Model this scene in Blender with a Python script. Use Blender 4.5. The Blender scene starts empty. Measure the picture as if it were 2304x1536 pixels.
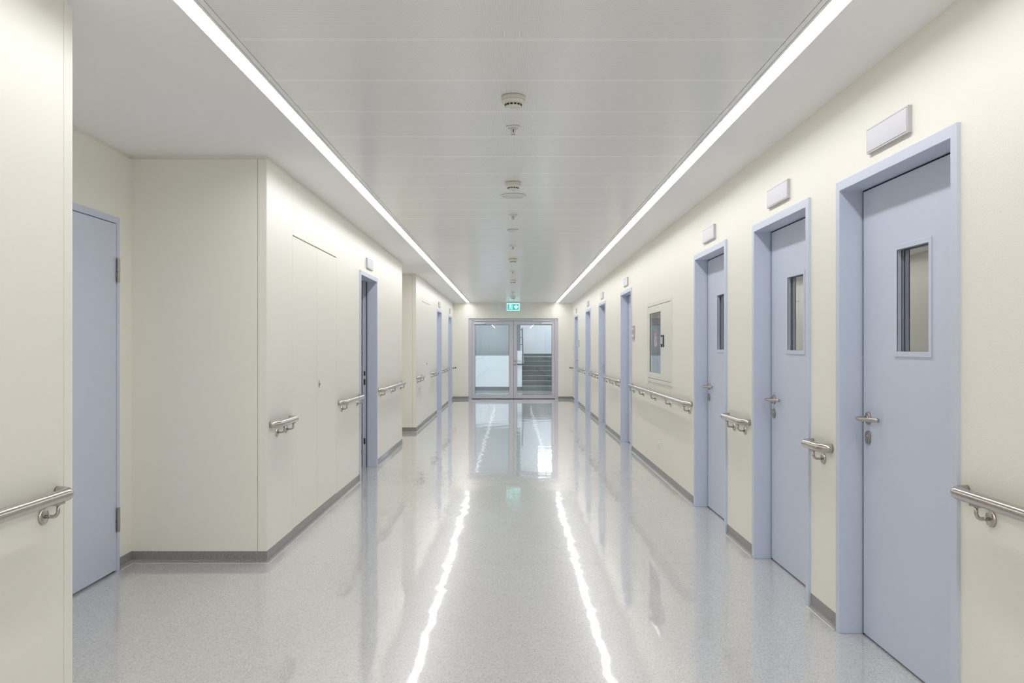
import bpy, bmesh, math
from mathutils import Vector, Matrix
PI = math.pi
SC = bpy.context.scene
COL = SC.collection

# ------------------------------------------------------------------ dimensions of the place (metres)
CAM_H = 1.35
FPX = 1900.0                 # focal length in pixels of a 2304 px wide frame
L, R = -1.545, 1.555         # corridor wall faces
Y_BACK, Y_END = -11.0, 21.98
ALC = -2.394                 # back wall of the side alcoves
def zc(y): return CAM_H + 1.222 - 0.00316 * y      # underside of the ceiling
GAP = 0.024                  # shadow gap between wall panels and ceiling
LX0, LX1 = 1.118, 1.186      # luminous strips
PX = 1.080                   # perforated field half width

# ------------------------------------------------------------------ materials
def lin(c):
    f = lambda v: v / 12.92 if v <= 0.04045 else ((v + 0.055) / 1.055) ** 2.4
    return tuple(f(v / 255.0) for v in c) + (1.0,)
class NT:
    def __init__(self, m): self.t = m.node_tree; self.n = self.t.nodes; self.l = self.t.links
    def add(self, typ, **kw):
        nd = self.n.new(typ)
        for k, v in kw.items(): setattr(nd, k, v)
        return nd
    def link(self, a, b): self.l.new(a, b)
    def math(self, op, a, b=None, c=None, clamp=False):
        nd = self.n.new('ShaderNodeMath'); nd.operation = op; nd.use_clamp = clamp
        for i, v in enumerate((a, b, c)):
            if v is None: continue
            if isinstance(v, (int, float)): nd.inputs[i].default_value = v
            else: self.l.new(v, nd.inputs[i])
        return nd.outputs[0]
    def mix(self, f, a, b):
        nd = self.n.new('ShaderNodeMix'); nd.data_type = 'RGBA'
        for sock, v in ((nd.inputs[0], f), (nd.inputs[6], a), (nd.inputs[7], b)):
            if isinstance(v, (int, float)): sock.default_value = v
            elif isinstance(v, tuple): sock.default_value = v
            else: self.l.new(v, sock)
        return nd.outputs[2]
def mat(name, col, rough=0.5, spec=0.5, metal=0.0, coat=0.0, coat_rough=0.05):
    m = bpy.data.materials.new(name); m.use_nodes = True
    b = m.node_tree.nodes['Principled BSDF']
    b.inputs['Base Color'].default_value = col
    b.inputs['Roughness'].default_value = rough
    b.inputs['Specular IOR Level'].default_value = spec
    b.inputs['Metallic'].default_value = metal
    b.inputs['Coat Weight'].default_value = coat
    b.inputs['Coat Roughness'].default_value = coat_rough
    return m, b, NT(m)
def add_bump(nt, b, scale, dist, strength=1.0, detail=2.0, coords=None):
    tc = nt.add('ShaderNodeTexCoord')
    nz = nt.add('ShaderNodeTexNoise'); nz.inputs['Scale'].default_value = scale; nz.inputs['Detail'].default_value = detail
    nt.link(tc.outputs['Object'], nz.inputs['Vector'])
    bp = nt.add('ShaderNodeBump'); bp.inputs['Distance'].default_value = dist; bp.inputs['Strength'].default_value = strength
    nt.link(nz.outputs['Fac'], bp.inputs['Height']); nt.link(bp.outputs['Normal'], b.inputs['Normal'])
    return bp

M = {}
CREAM = (0.86, 0.835, 0.757, 1)
M['plaster'], b, nt = mat('cream_plaster', CREAM, 0.55, 0.35); add_bump(nt, b, 160, 0.0012, 0.5)
M['panel'], b, nt = mat('cream_panel', (0.86, 0.836, 0.76, 1), 0.36, 0.4); add_bump(nt, b, 60, 0.0002, 0.3)
M['groove'], b, nt = mat('panel_groove', (0.5, 0.46, 0.35, 1), 0.7, 0.2)
M['ceil'], b, nt = mat('white_ceiling', (0.93, 0.93, 0.93, 1), 0.7, 0.25)
M['ceil_metal'], b, nt = mat('white_metal_trim', (0.88, 0.88, 0.87, 1), 0.4, 0.4)
M['blue'], b, nt = mat('pale_blue_paint', (0.585, 0.635, 0.75, 1), 0.38, 0.45); add_bump(nt, b, 90, 0.0002, 0.3)
M['black'], b, nt = mat('black_rubber', (0.012, 0.014, 0.018, 1), 0.6, 0.3)
M['dark'], b, nt = mat('dark_plastic', (0.03, 0.028, 0.026, 1), 0.45, 0.4)
M['alu'], b, nt = mat('silver_grey_powder_coat', (0.58, 0.575, 0.61, 1), 0.38, 0.5)
M['alu_bright'], b, nt = mat('light_grey_metal', (0.68, 0.68, 0.70, 1), 0.35, 0.5)
M['sign_frame'], b, nt = mat('satin_aluminium_frame', (0.52, 0.52, 0.535, 1), 0.35, 0.5)
M['sign_face'], b, nt = mat('pale_grey_insert', (0.53, 0.525, 0.565, 1), 0.35, 0.5)
M['white_plastic'], b, nt = mat('ivory_plastic', (0.76, 0.74, 0.66, 1), 0.4, 0.45)
M['white'], b, nt = mat('white_plastic', (0.82, 0.82, 0.81, 1), 0.35, 0.45)
M['disc'], b, nt = mat('grey_mesh_cover', (0.74, 0.765, 0.75, 1), 0.6, 0.3)
M['red'], b, nt = mat('red_print', (0.52, 0.035, 0.04, 1), 0.4, 0.4)
M['bulb'], b, nt = mat('red_glass_bulb', (0.16, 0.02, 0.015, 1), 0.1, 0.6)
M['print_white'], b, nt = mat('white_print', (0.85, 0.83, 0.82, 1), 0.4, 0.4)
M['cabinet_white'], b, nt = mat('cream_lacquer', (0.79, 0.77, 0.69, 1), 0.3, 0.45)
M['grey_in'], b, nt = mat('grey_interior', (0.42, 0.45, 0.47, 1), 0.5, 0.4)
M['sealant'], b, nt = mat('pale_grey_sealant', (0.64, 0.64, 0.63, 1), 0.35, 0.5)
M['joint_grey'], b, nt = mat('joint_grey', (0.16, 0.16, 0.17, 1), 0.5, 0.3)
M['plate_grey'], b, nt = mat('grey_plate', (0.45, 0.44, 0.42, 1), 0.4, 0.5)
M['hall_white'], b, nt = mat('hall_white_paint', (0.78, 0.82, 0.85, 1), 0.5, 0.4)
M['hall_grey'], b, nt = mat('hall_grey_wall', (0.36, 0.40, 0.42, 1), 0.5, 0.4)  # even grey tone of the wall behind the parapet
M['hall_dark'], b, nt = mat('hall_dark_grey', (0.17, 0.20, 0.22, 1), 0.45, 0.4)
M['rail_dark'], b, nt = mat('anthracite_rail', (0.06, 0.068, 0.075, 1), 0.4, 0.4)
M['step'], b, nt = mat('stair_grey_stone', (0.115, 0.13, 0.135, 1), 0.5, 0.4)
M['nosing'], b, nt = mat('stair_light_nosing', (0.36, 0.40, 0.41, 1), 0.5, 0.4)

# brushed stainless steel
M['steel'], b, nt = mat('brushed_steel', (0.50, 0.465, 0.425, 1), 0.20, 0.5, 1.0)
M['steel_dark'], b, nt = mat('worn_steel', (0.42, 0.39, 0.35, 1), 0.28, 0.5, 1.0)

# terrazzo-look sheet floor
def speckle(name, base, dark, light, rough, scale, coat, amp=1.0, dark_t=0.13, light_t=0.9, wave=0.0):
    m, b, nt = mat(name, base, rough, 0.5, 0.0, coat, 0.042)
    tc = nt.add('ShaderNodeTexCoord')
    vo = nt.add('ShaderNodeTexVoronoi'); vo.inputs['Scale'].default_value = scale
    nt.link(tc.outputs['Object'], vo.inputs['Vector'])
    sp = nt.add('ShaderNodeSeparateColor'); nt.link(vo.outputs['Color'], sp.inputs[0])
    rnd, rnd2 = sp.outputs[0], sp.outputs[1]
    n1 = nt.add('ShaderNodeTexNoise'); n1.inputs['Scale'].default_value = scale * 1.7; n1.inputs['Detail'].default_value = 3
    nt.link(tc.outputs['Object'], n1.inputs['Vector'])
    v = nt.math('MULTIPLY_ADD', n1.outputs['Fac'], 0.35 * amp, 1.0 - 0.175 * amp)
    v = nt.math('MULTIPLY', v, nt.math('MULTIPLY_ADD', rnd2, 0.14 * amp, 1.0 - 0.07 * amp))
    shade = nt.add('ShaderNodeCombineColor')
    for i in range(3): nt.link(v, shade.inputs[i])
    mul = nt.add('ShaderNodeMix'); mul.data_type = 'RGBA'; mul.blend_type = 'MULTIPLY'; mul.inputs[0].default_value = 1
    mul.inputs[6].default_value = base; nt.link(shade.outputs[0], mul.inputs[7])
    core = nt.math('LESS_THAN', vo.outputs['Distance'], 0.42)
    fd = nt.math('MULTIPLY', nt.math('LESS_THAN', rnd, dark_t), core)
    fl = nt.math('MULTIPLY', nt.math('GREATER_THAN', rnd, light_t), core)
    c = nt.mix(nt.math('MULTIPLY', fd, 0.58), mul.outputs[2], dark)
    c = nt.mix(nt.math('MULTIPLY', fl, 0.6), c, light)
    return m, b, nt, tc, c
m, b, nt, tc, c = speckle('terrazzo_sheet_floor', (0.55, 0.548, 0.54, 1), (0.16, 0.18, 0.23, 1), (0.80, 0.79, 0.76, 1), 0.27, 165, 1.0, 1.5)
# welded seam across the corridor
sx = nt.add('ShaderNodeSeparateXYZ'); nt.link(tc.outputs['Object'], sx.inputs[0])
seam = nt.math('LESS_THAN', nt.math('ABSOLUTE', nt.math('SUBTRACT', sx.outputs[1], 5.267)), 0.004)
c = nt.mix(nt.math('MULTIPLY', seam, 0.22), c, (0.3, 0.3, 0.3, 1))
nt.link(c, b.inputs['Base Color'])
# the sheet is never perfectly flat: long gentle waves
mp = nt.add('ShaderNodeMapping'); mp.inputs['Scale'].default_value = (1.0, 1.0, 1.0)
nt.link(tc.outputs['Object'], mp.inputs['Vector'])
nz = nt.add('ShaderNodeTexNoise'); nz.inputs['Scale'].default_value = 3.0; nz.inputs['Detail'].default_value = 1.7
nt.link(mp.outputs['Vector'], nz.inputs['Vector'])
bp = nt.add('ShaderNodeBump'); bp.inputs['Distance'].default_value = 0.0024; bp.inputs['Strength'].default_value = 1.0
nt.link(nz.outputs['Fac'], bp.inputs['Height'])
nt.link(bp.outputs['Normal'], b.inputs['Coat Normal'])
M['floor'] = m
m, b, nt, tc, c = speckle('grey_coved_skirting', (0.27, 0.265, 0.255, 1), (0.05, 0.05, 0.055, 1), (0.45, 0.45, 0.45, 1), 0.42, 250, 0.15, 1.8, 0.2, 0.86)
nt.link(c, b.inputs['Base Color']); M['skirt'] = m

# perforated metal ceiling panels
m, b, nt = mat('perforated_metal', (0.93, 0.925, 0.91, 1), 0.22, 0.6)
tc = nt.add('ShaderNodeTexCoord'); sx = nt.add('ShaderNodeSeparateXYZ'); nt.link(tc.outputs['Object'], sx.inputs[0])
P = 0.0049
cx = nt.math('COSINE', nt.math('MULTIPLY', sx.outputs[0], 2 * PI / P))
cy = nt.math('COSINE', nt.math('MULTIPLY', sx.outputs[1], 2 * PI / P))
hole = nt.math('GREATER_THAN', nt.math('ADD', cx, cy), 0.72)
ym = nt.math('ABSOLUTE', nt.math('SUBTRACT', nt.math('FRACT', nt.math('MULTIPLY_ADD', sx.outputs[1], 1 / 0.503, 0.5 - 3.325 / 0.503 + 40)), 0.5))
solid = nt.math('GREATER_THAN', ym, 0.026)           # plain border at every joint
edge = nt.math('LESS_THAN', ym, 0.003)
c = nt.mix(nt.math('MULTIPLY', nt.math('MULTIPLY', hole, solid), 0.52), (0.93, 0.925, 0.91, 1), (0.07, 0.07, 0.068, 1))
c = nt.mix(nt.math('MULTIPLY', edge, 0.35), c, (0.3, 0.3, 0.29, 1))
nt.link(c, b.inputs['Base Color'])
bp = nt.add('ShaderNodeBump'); bp.inputs['Distance'].default_value = 0.0015; bp.inputs['Strength'].default_value = 0.6
hh = nt.math('MINIMUM', nt.math('MULTIPLY', ym, 12.0), 1.0)
nt.link(hh, bp.inputs['Height']); nt.link(bp.outputs['Normal'], b.inputs['Normal'])
M['perf'] = m

def emis(name, col, s):
    m = bpy.data.materials.new(name); m.use_nodes = True; nt = m.node_tree
    for n in list(nt.nodes): nt.nodes.remove(n)
    e = nt.nodes.new('ShaderNodeEmission'); e.inputs[0].default_value = col; e.inputs[1].default_value = s
    o = nt.nodes.new('ShaderNodeOutputMaterial'); nt.links.new(e.outputs[0], o.inputs[0])
    return m
M['strip'] = emis('strip_light_diffuser', (0.985, 0.985, 1.0, 1), 25.3)
M['exit_green'] = emis('lit_green_face', (0.07, 0.60, 0.47, 1), 1.0)
M['exit_white'] = emis('lit_white_symbol', (0.72, 1.0, 0.95, 1), 1.5)
M['exit_rim'] = emis('lit_pale_edge', (0.50, 0.95, 0.98, 1), 1.5)
M['daylight'] = emis('bright_window_daylight', (0.86, 0.93, 1.0, 1), 7.0)
M['hall_fill'] = emis('hall_fill_glow', (0.95, 0.97, 1.0, 1), 21.0)  # glow of the fill lamps added in the stair hall

def glass(name, tint, boost, cap=0.62):
    m = bpy.data.materials.new(name); m.use_nodes = True; nt = NT(m)
    for n in list(nt.n): nt.n.remove(n)
    o = nt.add('ShaderNodeOutputMaterial'); tr = nt.add('ShaderNodeBsdfTransparent'); gl = nt.add('ShaderNodeBsdfGlossy')
    tr.inputs[0].default_value = tint; gl.inputs['Roughness'].default_value = 0.0; gl.inputs[0].default_value = (0.95, 0.96, 0.96, 1)
    ge = nt.add('ShaderNodeNewGeometry'); dp = nt.add('ShaderNodeVectorMath'); dp.operation = 'DOT_PRODUCT'
    nt.link(ge.outputs['Normal'], dp.inputs[0]); nt.link(ge.outputs['Incoming'], dp.inputs[1])
    c1 = nt.math('SUBTRACT', 1.0, nt.math('ABSOLUTE', dp.outputs['Value']))
    fres = nt.math('MULTIPLY_ADD', nt.math('POWER', c1, 5.0), 0.96, 0.04)      # dielectric reflection, several glass faces
    f = nt.math('MINIMUM', nt.math('MULTIPLY', fres, boost), cap)
    mx = nt.add('ShaderNodeMixShader'); nt.link(f, mx.inputs[0]); nt.link(tr.outputs[0], mx.inputs[1]); nt.link(gl.outputs[0], mx.inputs[2])
    nt.link(mx.outputs[0], o.inputs[0])
    return m
M['pane'] = glass('laminated_fire_glass', (0.62, 0.64, 0.64, 1), 4.6)
M['pane_hall'] = glass('door_glazing', (0.86, 0.92, 0.94, 1), 2.6)
M['pane_cab'] = glass('cabinet_glazing', (0.84, 0.87, 0.88, 1), 2.0, 0.42)

# ------------------------------------------------------------------ mesh helpers
class MB:
    """Collects shapes, then links them as ONE mesh object."""
    def __init__(self): self.bm = bmesh.new()
    def face(self, pts):
        vs = [self.bm.verts.new(p) for p in pts]
        return self.bm.faces.new(vs)
    def hexa(self, p):          # 8 points: bottom ring, top ring
        v = [self.bm.verts.new(q) for q in p]
        for f in ((3, 2, 1, 0), (4, 5, 6, 7), (0, 1, 5, 4), (1, 2, 6, 5), (2, 3, 7, 6), (3, 0, 4, 7)):
            self.bm.faces.new([v[i] for i in f])
    def box(self, x0, x1, y0, y1, z0, z1):
        self.hexa([(x0, y0, z0), (x1, y0, z0), (x1, y1, z0), (x0, y1, z0), (x0, y0, z1), (x1, y0, z1), (x1, y1, z1), (x0, y1, z1)])
    def slab(self, us, vs, d0, d1, holes, mp):
        """Rectangular slab us x vs between depths d0 and d1 with rectangular holes; mp(u,v,d) gives the point."""
        U = sorted(set([us[0], us[1]] + [h[i] for h in holes for i in (0, 1)]))
        V = sorted(set([vs[0], vs[1]] + [h[i] for h in holes for i in (2, 3)]))
        U = [u for u in U if us[0] - 1e-9 <= u <= us[1] + 1e-9]; V = [v for v in V if vs[0] - 1e-9 <= v <= vs[1] + 1e-9]
        def solid(i, j):
            if i < 0 or j < 0 or i >= len(U) - 1 or j >= len(V) - 1: return False
            u, v = (U[i] + U[i + 1]) / 2, (V[j] + V[j + 1]) / 2
            return not any(h[0] < u < h[1] and h[2] < v < h[3] for h in holes)
        vv = {}
        def P_(i, j, d):
            k = (i, j, d)
            if k not in vv: vv[k] = self.bm.verts.new(mp(U[i], V[j], (d0, d1)[d]))
            return vv[k]
        F = self.bm.faces.new
        for i in range(len(U) - 1):
            for j in range(len(V) - 1):
                if not solid(i, j): continue
                F([P_(i, j, 0), P_(i + 1, j, 0), P_(i + 1, j + 1, 0), P_(i, j + 1, 0)])
                F([P_(i, j + 1, 1), P_(i + 1, j + 1, 1), P_(i + 1, j, 1), P_(i, j, 1)])
                if not solid(i - 1, j): F([P_(i, j, 0), P_(i, j + 1, 0), P_(i, j + 1, 1), P_(i, j, 1)])
                if not solid(i + 1, j): F([P_(i + 1, j, 1), P_(i + 1, j + 1, 1), P_(i + 1, j + 1, 0), P_(i + 1, j, 0)])
                if not solid(i, j - 1): F([P_(i, j, 1), P_(i + 1, j, 1), P_(i + 1, j, 0), P_(i, j, 0)])
                if not solid(i, j + 1): F([P_(i, j + 1, 0), P_(i + 1, j + 1, 0), P_(i + 1, j + 1, 1), P_(i, j + 1, 1)])
    def tube(self, pts, r, seg=20, caps=True):
        pts = [Vector(p) for p in pts]
        t = (pts[1] - pts[0]).normalized()
        ref = Vector((0, 0, 1)) if abs(t.z) < 0.9 else Vector((0, 1, 0))
        nrm = (ref - t * ref.dot(t)).normalized()
        rings = []
        for i, p in enumerate(pts):
            a = (pts[i] - pts[i - 1]).normalized() if i else (pts[1] - pts[0]).normalized()
            c = (pts[i + 1] - pts[i]).normalized() if i < len(pts) - 1 else a
            tt = (a + c).normalized()
            nrm = (nrm - tt * nrm.dot(tt)).normalized(); bi = tt.cross(nrm)
            rr = r[i] if isinstance(r, (list, tuple)) else r
            rings.append([self.bm.verts.new(p + (nrm * math.cos(k * 2 * PI / seg) + bi * math.sin(k * 2 * PI / seg)) * rr) for k in range(seg)])
        for i in range(len(rings) - 1):
            for k in range(seg):
                f = self.bm.faces.new([rings[i][k], rings[i][(k + 1) % seg], rings[i + 1][(k + 1) % seg], rings[i + 1][k]]); f.smooth = True
        if caps:
            self.bm.faces.new(rings[0][::-1]); self.bm.faces.new(rings[-1])
    def lathe(self, prof, axis='z', at=(0, 0, 0), seg=40, smooth=True):
        """prof: list of (radius, height) along axis."""
        at = Vector(at); rings = []
        def pt(r, h, a):
            c, s = r * math.cos(a), r * math.sin(a)
            return at + (Vector((c, s, h)) if axis == 'z' else Vector((h, c, s)) if axis == 'x' else Vector((c, h, s)))
        for r, h in prof:
            rings.append([self.bm.verts.new(pt(0, h, 0))] if r < 1e-6 else [self.bm.verts.new(pt(r, h, k * 2 * PI / seg)) for k in range(seg)])
        for a, b in zip(rings[:-1], rings[1:]):
            for k in range(seg):
                k2 = (k + 1) % seg
                if len(a) == 1 and len(b) == 1: continue
                q = [a[0], b[k], b[k2]] if len(a) == 1 else [a[k], b[0], a[k2]] if len(b) == 1 else [a[k], b[k], b[k2], a[k2]]
                f = self.bm.faces.new(q); f.smooth = smooth
    def prism(self, outline, mp, d0, d1):
        """outline: list of 2-D points, extruded between depths d0, d1 through mp(u,v,d)."""
        a = [self.bm.verts.new(mp(u, v, d0)) for u, v in outline]; b = [self.bm.verts.new(mp(u, v, d1)) for u, v in outline]
        self.bm.faces.new(a[::-1]); self.bm.faces.new(b)
        for i in range(len(a)):
            j = (i + 1) % len(a); self.bm.faces.new([a[i], a[j], b[j], b[i]])
    def build(self, name, m, parent=None, bevel=0.0, segs=2, loc=None):
        bmesh.ops.recalc_face_normals(self.bm, faces=self.bm.faces[:])
        me = bpy.data.meshes.new(name); self.bm.to_mesh(me); self.bm.free()
        me.materials.append(m)
        o = bpy.data.objects.new(name, me); COL.objects.link(o)
        if parent is not None: o.parent = parent
        if loc is not None: o.location = loc
        if bevel:
            md = o.modifiers.new('soft_edges', 'BEVEL'); md.width = bevel; md.segments = segs; md.limit_method = 'ANGLE'; md.angle_limit = math.radians(40)
            md.harden_normals = True
            for p in me.polygons: p.use_smooth = True
        return o
def fillet(pts, r, n=8):
    pts = [Vector(p) for p in pts]; out = [pts[0]]
    for i in range(1, len(pts) - 1):
        a, b, c = pts[i - 1], pts[i], pts[i + 1]
        u, v = (a - b).normalized(), (c - b).normalized()
        ang = u.angle(v)
        if ang > PI - 1e-3: out.append(b); continue
        d = r / math.tan(ang / 2); ctr = b + (u + v).normalized() * (r / math.sin(ang / 2))
        p0, p1 = b + u * d, b + v * d
        e0, e1 = p0 - ctr, p1 - ctr; tot = e0.angle(e1); ax = e0.cross(e1).normalized()
        for k in range(n + 1): out.append(ctr + Matrix.Rotation(tot * k / n, 3, ax) @ e0)
    out.append(pts[-1]); return out
def thing(name, label, cat, loc=(0, 0, 0), rz=0.0, group=None, kind=None):
    o = bpy.data.objects.new(name, None); COL.objects.link(o); o.empty_display_size = 0.1
    o.location = loc; o.rotation_euler = (0, 0, rz)
    return tag(o, label, cat, group, kind)
def tag(o, label, cat, group=None, kind=None):
    o['label'] = label; o['category'] = cat
    if group: o['group'] = group
    if kind: o['kind'] = kind
    return o
def struct(o, label, cat): return tag(o, label, cat, None, 'structure')
def dup(root, loc, label, rz=None):
    r = root.copy(); COL.objects.link(r); r.location = loc; r['label'] = label
    if rz is not None: r.rotation_euler = (0, 0, rz)
    for ch in list(root.children):
        c = ch.copy(); COL.objects.link(c); c.parent = r
        for g in list(ch.children):
            d = g.copy(); COL.objects.link(d); d.parent = c
    return r

# ------------------------------------------------------------------ door positions (outer frame, along the corridor)
RD = [(2.930, 4.030), (4.402, 5.440), (6.115, 7.195), (10.99, 12.09), (14.08, 15.16), (16.80, 17.90), (20.00, 21.10)]
LD = [(8.506, 9.585), (17.16, 18.24), (20.20, 21.28)]
AD = (4.028, 5.118)                       # door in the alcove's back wall
HD = 2.132                                # outer height of the door frames
CAB = (8.22, 9.71, 0.965, 1.845)          # hose cabinet opening on the right wall
CUP = (5.930, 7.4035)                     # built-in cupboard, near block on the left
CUP2 = (14.38, 15.82)                     # built-in cupboard, far block
B2 = (5.3035, 11.81)                      # second wall block on the left
B3 = 13.50                                # third block starts here
NB = 2.965                                # nearest block ends here

# ------------------------------------------------------------------ shell
mb = MB(); mb.box(-4.2, 5.2, Y_BACK - 0.2, 30.0, -0.12, 0.0)
struct(mb.build('floor', M['floor']), 'glossy grey speckled sheet floor of the corridor', 'floor')

# right wall with door and cabinet openings
T = 'top'
holes = [(a, b_, -0.01, HD) for a, b_ in RD] + [(CAB[0] + 0.03, CAB[1] - 0.03, CAB[2] + 0.03, CAB[3] - 0.03)]
mb = MB(); mb.slab((Y_BACK, Y_END + 0.15), (0.0, 9.0), R, R + 0.16, holes, lambda u, v, d: (d, u, zc(u) + 0.03 if v > 8 else max(v, 0)))
struct(mb.build('wall_right', M['plaster']), 'cream painted corridor wall with a row of blue doors', 'wall')

# left wall blocks: panels with open joints, stopped short of the ceiling
def panels(mb, face, breaks, holes, depth=0.14, axis='y', sgn=-1, gap=GAP):
    """breaks: panel joints along the wall; sgn: direction into the wall."""
    for a, b_ in zip(breaks[:-1], breaks[1:]):
        hs = [(max(h[0], a + .0012), min(h[1], b_ - .0012), h[2], h[3]) for h in holes if h[0] < b_ - .01 and h[1] > a + .01]
        lo, hi = a + .0012, b_ - .0012
        if any(h[0] <= lo + 1e-6 and h[1] >= hi - 1e-6 and h[2] < 0 and h[3] > 3 for h in hs): continue
        if axis == 'y':
            mb.slab((lo, hi), (0.0, 9.0), face, face + sgn * depth, hs, lambda u, v, d: (d, u, zc(u) - gap if v > 8 else max(v, 0)))
        else:
            yv = face
            mb.slab((lo, hi), (0.0, 9.0), face, face + sgn * depth, hs, lambda u, v, d: (u, d, zc(d) - gap if v > 8 else max(v, 0)))
CW = 0.058
def end(v): return v
# nearest block
mb = MB(); panels(mb, L, [Y_BACK, NB - CW, NB + .0016], [])
n1 = mb.build('wall_left', M['panel'], bevel=0.0015, segs=1); struct(n1, 'cream wall panelling nearest on the left with a rounded rail on it', 'wall')
mb = MB(); mb.slab((ALC, L - 0.14), (0.0, 9.0), NB, NB - 0.1, [], lambda u, v, d: (u, d, zc(d) - GAP if v > 8 else v))
mb.build('return_panel', M['panel'], n1)
mb = MB(); mb.box(L - 0.10, L - 0.004, Y_BACK, NB - 0.008, 0.02, 2.5); mb.build('joint_backing', M['groove'], n1)
# alcove back wall and second block
mb = MB(); panels(mb, ALC, [NB - .05, B2[0] + .05], [(AD[0], AD[1], -0.01, HD)], 0.14)
aw = mb.build('wall_alcove', M['panel'], bevel=0.0015, segs=1); struct(aw, 'cream back wall of the left alcove beside the hinged blue door', 'wall')
mb = MB()
panels(mb, L, [B2[0] - .0016, CUP[0], CUP[1], B2[1] + .0016], [(CUP[0], CUP[1], -1, 5), (LD[0][0], LD[0][1], -0.01, HD)], CW - .0016)
w2 = mb.build('wall_left_middle', M['panel'], bevel=0.0015, segs=1); struct(w2, 'projecting cream wall block with cupboard doors and one open doorway', 'wall')
mb = MB(); panels(mb, B2[0], [ALC - .02, L - CW], [], 0.12, 'x', 1)
mb.build('alcove_side_panel', M['panel'], w2, bevel=0.0015, segs=1)
mb = MB(); panels(mb, B2[1], [ALC + 0.002, L - CW], [], 0.1, 'x', -1)
mb.build('far_side_panel', M['panel'], w2)
mb = MB(); mb.box(ALC + .01, L - 0.03, B2[0] + 0.004, B2[0] + 0.10, 0.02, 2.5); mb.build('joint_backing', M['groove'], w2)
# second alcove and third block
mb = MB(); panels(mb, ALC, [B2[1] - .05, B3 + .05], [], 0.14)
struct(mb.build('wall_alcove_far', M['panel']), 'cream back wall of the far left alcove', 'wall')
mb = MB(); panels(mb, L, [B3 - .0016, CUP2[0], CUP2[1], Y_END + 0.1], [(CUP2[0], CUP2[1], -1, 5)] + [(a, b_, -0.01, HD) for a, b_ in LD[1:]], CW - .0016)
w3 = mb.build('wall_left_far', M['panel'], bevel=0.0015, segs=1); struct(w3, 'far cream wall block on the left with two blue doors', 'wall')
mb = MB(); panels(mb, B3, [ALC - .02, L - CW], [], 0.12, 'x', 1); mb.build('alcove_side_panel', M['panel'], w3, bevel=0.0015, segs=1)
mb = MB(); mb.box(ALC + .01, L - 0.03, B3 + 0.004, B3 + 0.10, 0.02, 2.5); mb.build('joint_backing', M['groove'], w3)

# recessed strip in the shadow gap above the panels
def gap_strip(name, label, pts, rec=0.012):
    mb = MB()
    for (x0, y0, x1, y1, nx, ny) in pts:
        q = [(x0 - nx * rec, y0 - ny * rec), (x1 - nx * rec, y1 - ny * rec), (x1 - nx * (rec + .05), y1 - ny * (rec + .05)), (x0 - nx * (rec + .05), y0 - ny * (rec + .05))]
        mb.hexa([(a, b_, zc(b_) - 0.06) for a, b_ in q] + [(a, b_, zc(b_) + 0.02) for a, b_ in q])
    return struct(mb.build(name, M['panel']), label, 'trim')
gap_strip('trim_1', 'recessed cream strip between left wall panels and ceiling', [
    (L, Y_BACK, L, NB - .012, 1, 0), (ALC, NB, ALC, B2[0] + .03, 1, 0), (ALC - .0119, B2[0], L - .0625, B2[0], 0, -1), (L, B2[0] + .012, L, B2[1], 1, 0),
    (ALC, B2[1], ALC, B3 + .03, 1, 0), (ALC - .0119, B3, L - .0625, B3, 0, -1), (L, B3 + .012, L, Y_END, 1, 0)])

# end wall, wall behind the viewer
DX0, DX1, DZ = -1.150, 1.186, 2.102
mb = MB(); mb.slab((-3.0, 4.2), (0.0, 9.0), Y_END, Y_END + 0.20, [(DX0, DX1, -0.01, DZ)], lambda u, v, d: (u, d, zc(d) + 0.03 if v > 8 else max(v, 0)))
struct(mb.build('wall_end', M['plaster']), 'cream end wall around the glazed double door', 'wall')
mb = MB(); mb.box(-2.6, R + 0.16, Y_BACK - 0.15, Y_BACK, 0, 2.7)
struct(mb.build('wall_back', M['plaster']), 'cream wall closing the corridor behind the viewpoint', 'wall')

# ------------------------------------------------------------------ ceiling
def ybar(mb, x0, x1, o0, o1, y0=Y_BACK, y1=Y_END):
    mb.hexa([(x0, y0, zc(y0) + o0), (x1, y0, zc(y0) + o0), (x1, y1, zc(y1) + o0), (x0, y1, zc(y1) + o0),
             (x0, y0, zc(y0) + o1), (x1, y0, zc(y0) + o1), (x1, y1, zc(y1) + o1), (x0, y1, zc(y1) + o1)])
mb = MB()
ybar(mb, -1.56 - 0.0, -LX1, 0, 0.10)
for a, b_ in ((NB - 0.13, B2[0] + 0.13), (B2[1] - 0.13, B3 + 0.13)): ybar(mb, ALC - 0.15, -1.56, 0, 0.10, a, b_)
ybar(mb, LX1, R + 0.16, 0, 0.10)
ceil = mb.build('ceiling', M['ceil']); struct(ceil, 'white ceiling with a perforated metal field between two light strips', 'ceiling')
mb = MB(); ybar(mb, -1.63, -1.56, 0.012, 0.08); mb.build('shadow_gap_lid', M['ceil'], ceil)
mb = MB(); ybar(mb, -PX + 0.0015, PX - 0.0015, 0.0, 0.03); mb.build('perforated_panels', M['perf'], ceil)
mb = MB()
for s in (-1, 1):
    a, b_ = sorted((s * (PX + 0.0015), s * 1.1035)); ybar(mb, a, b_, 0, 0.03)
mb.build('margin_strip', M['ceil_metal'], ceil)
mb = MB(); ybar(mb, -1.1, 1.1, 0.03, 0.06); mb.build('ceiling_void_lining', M['dark'], ceil)

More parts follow.
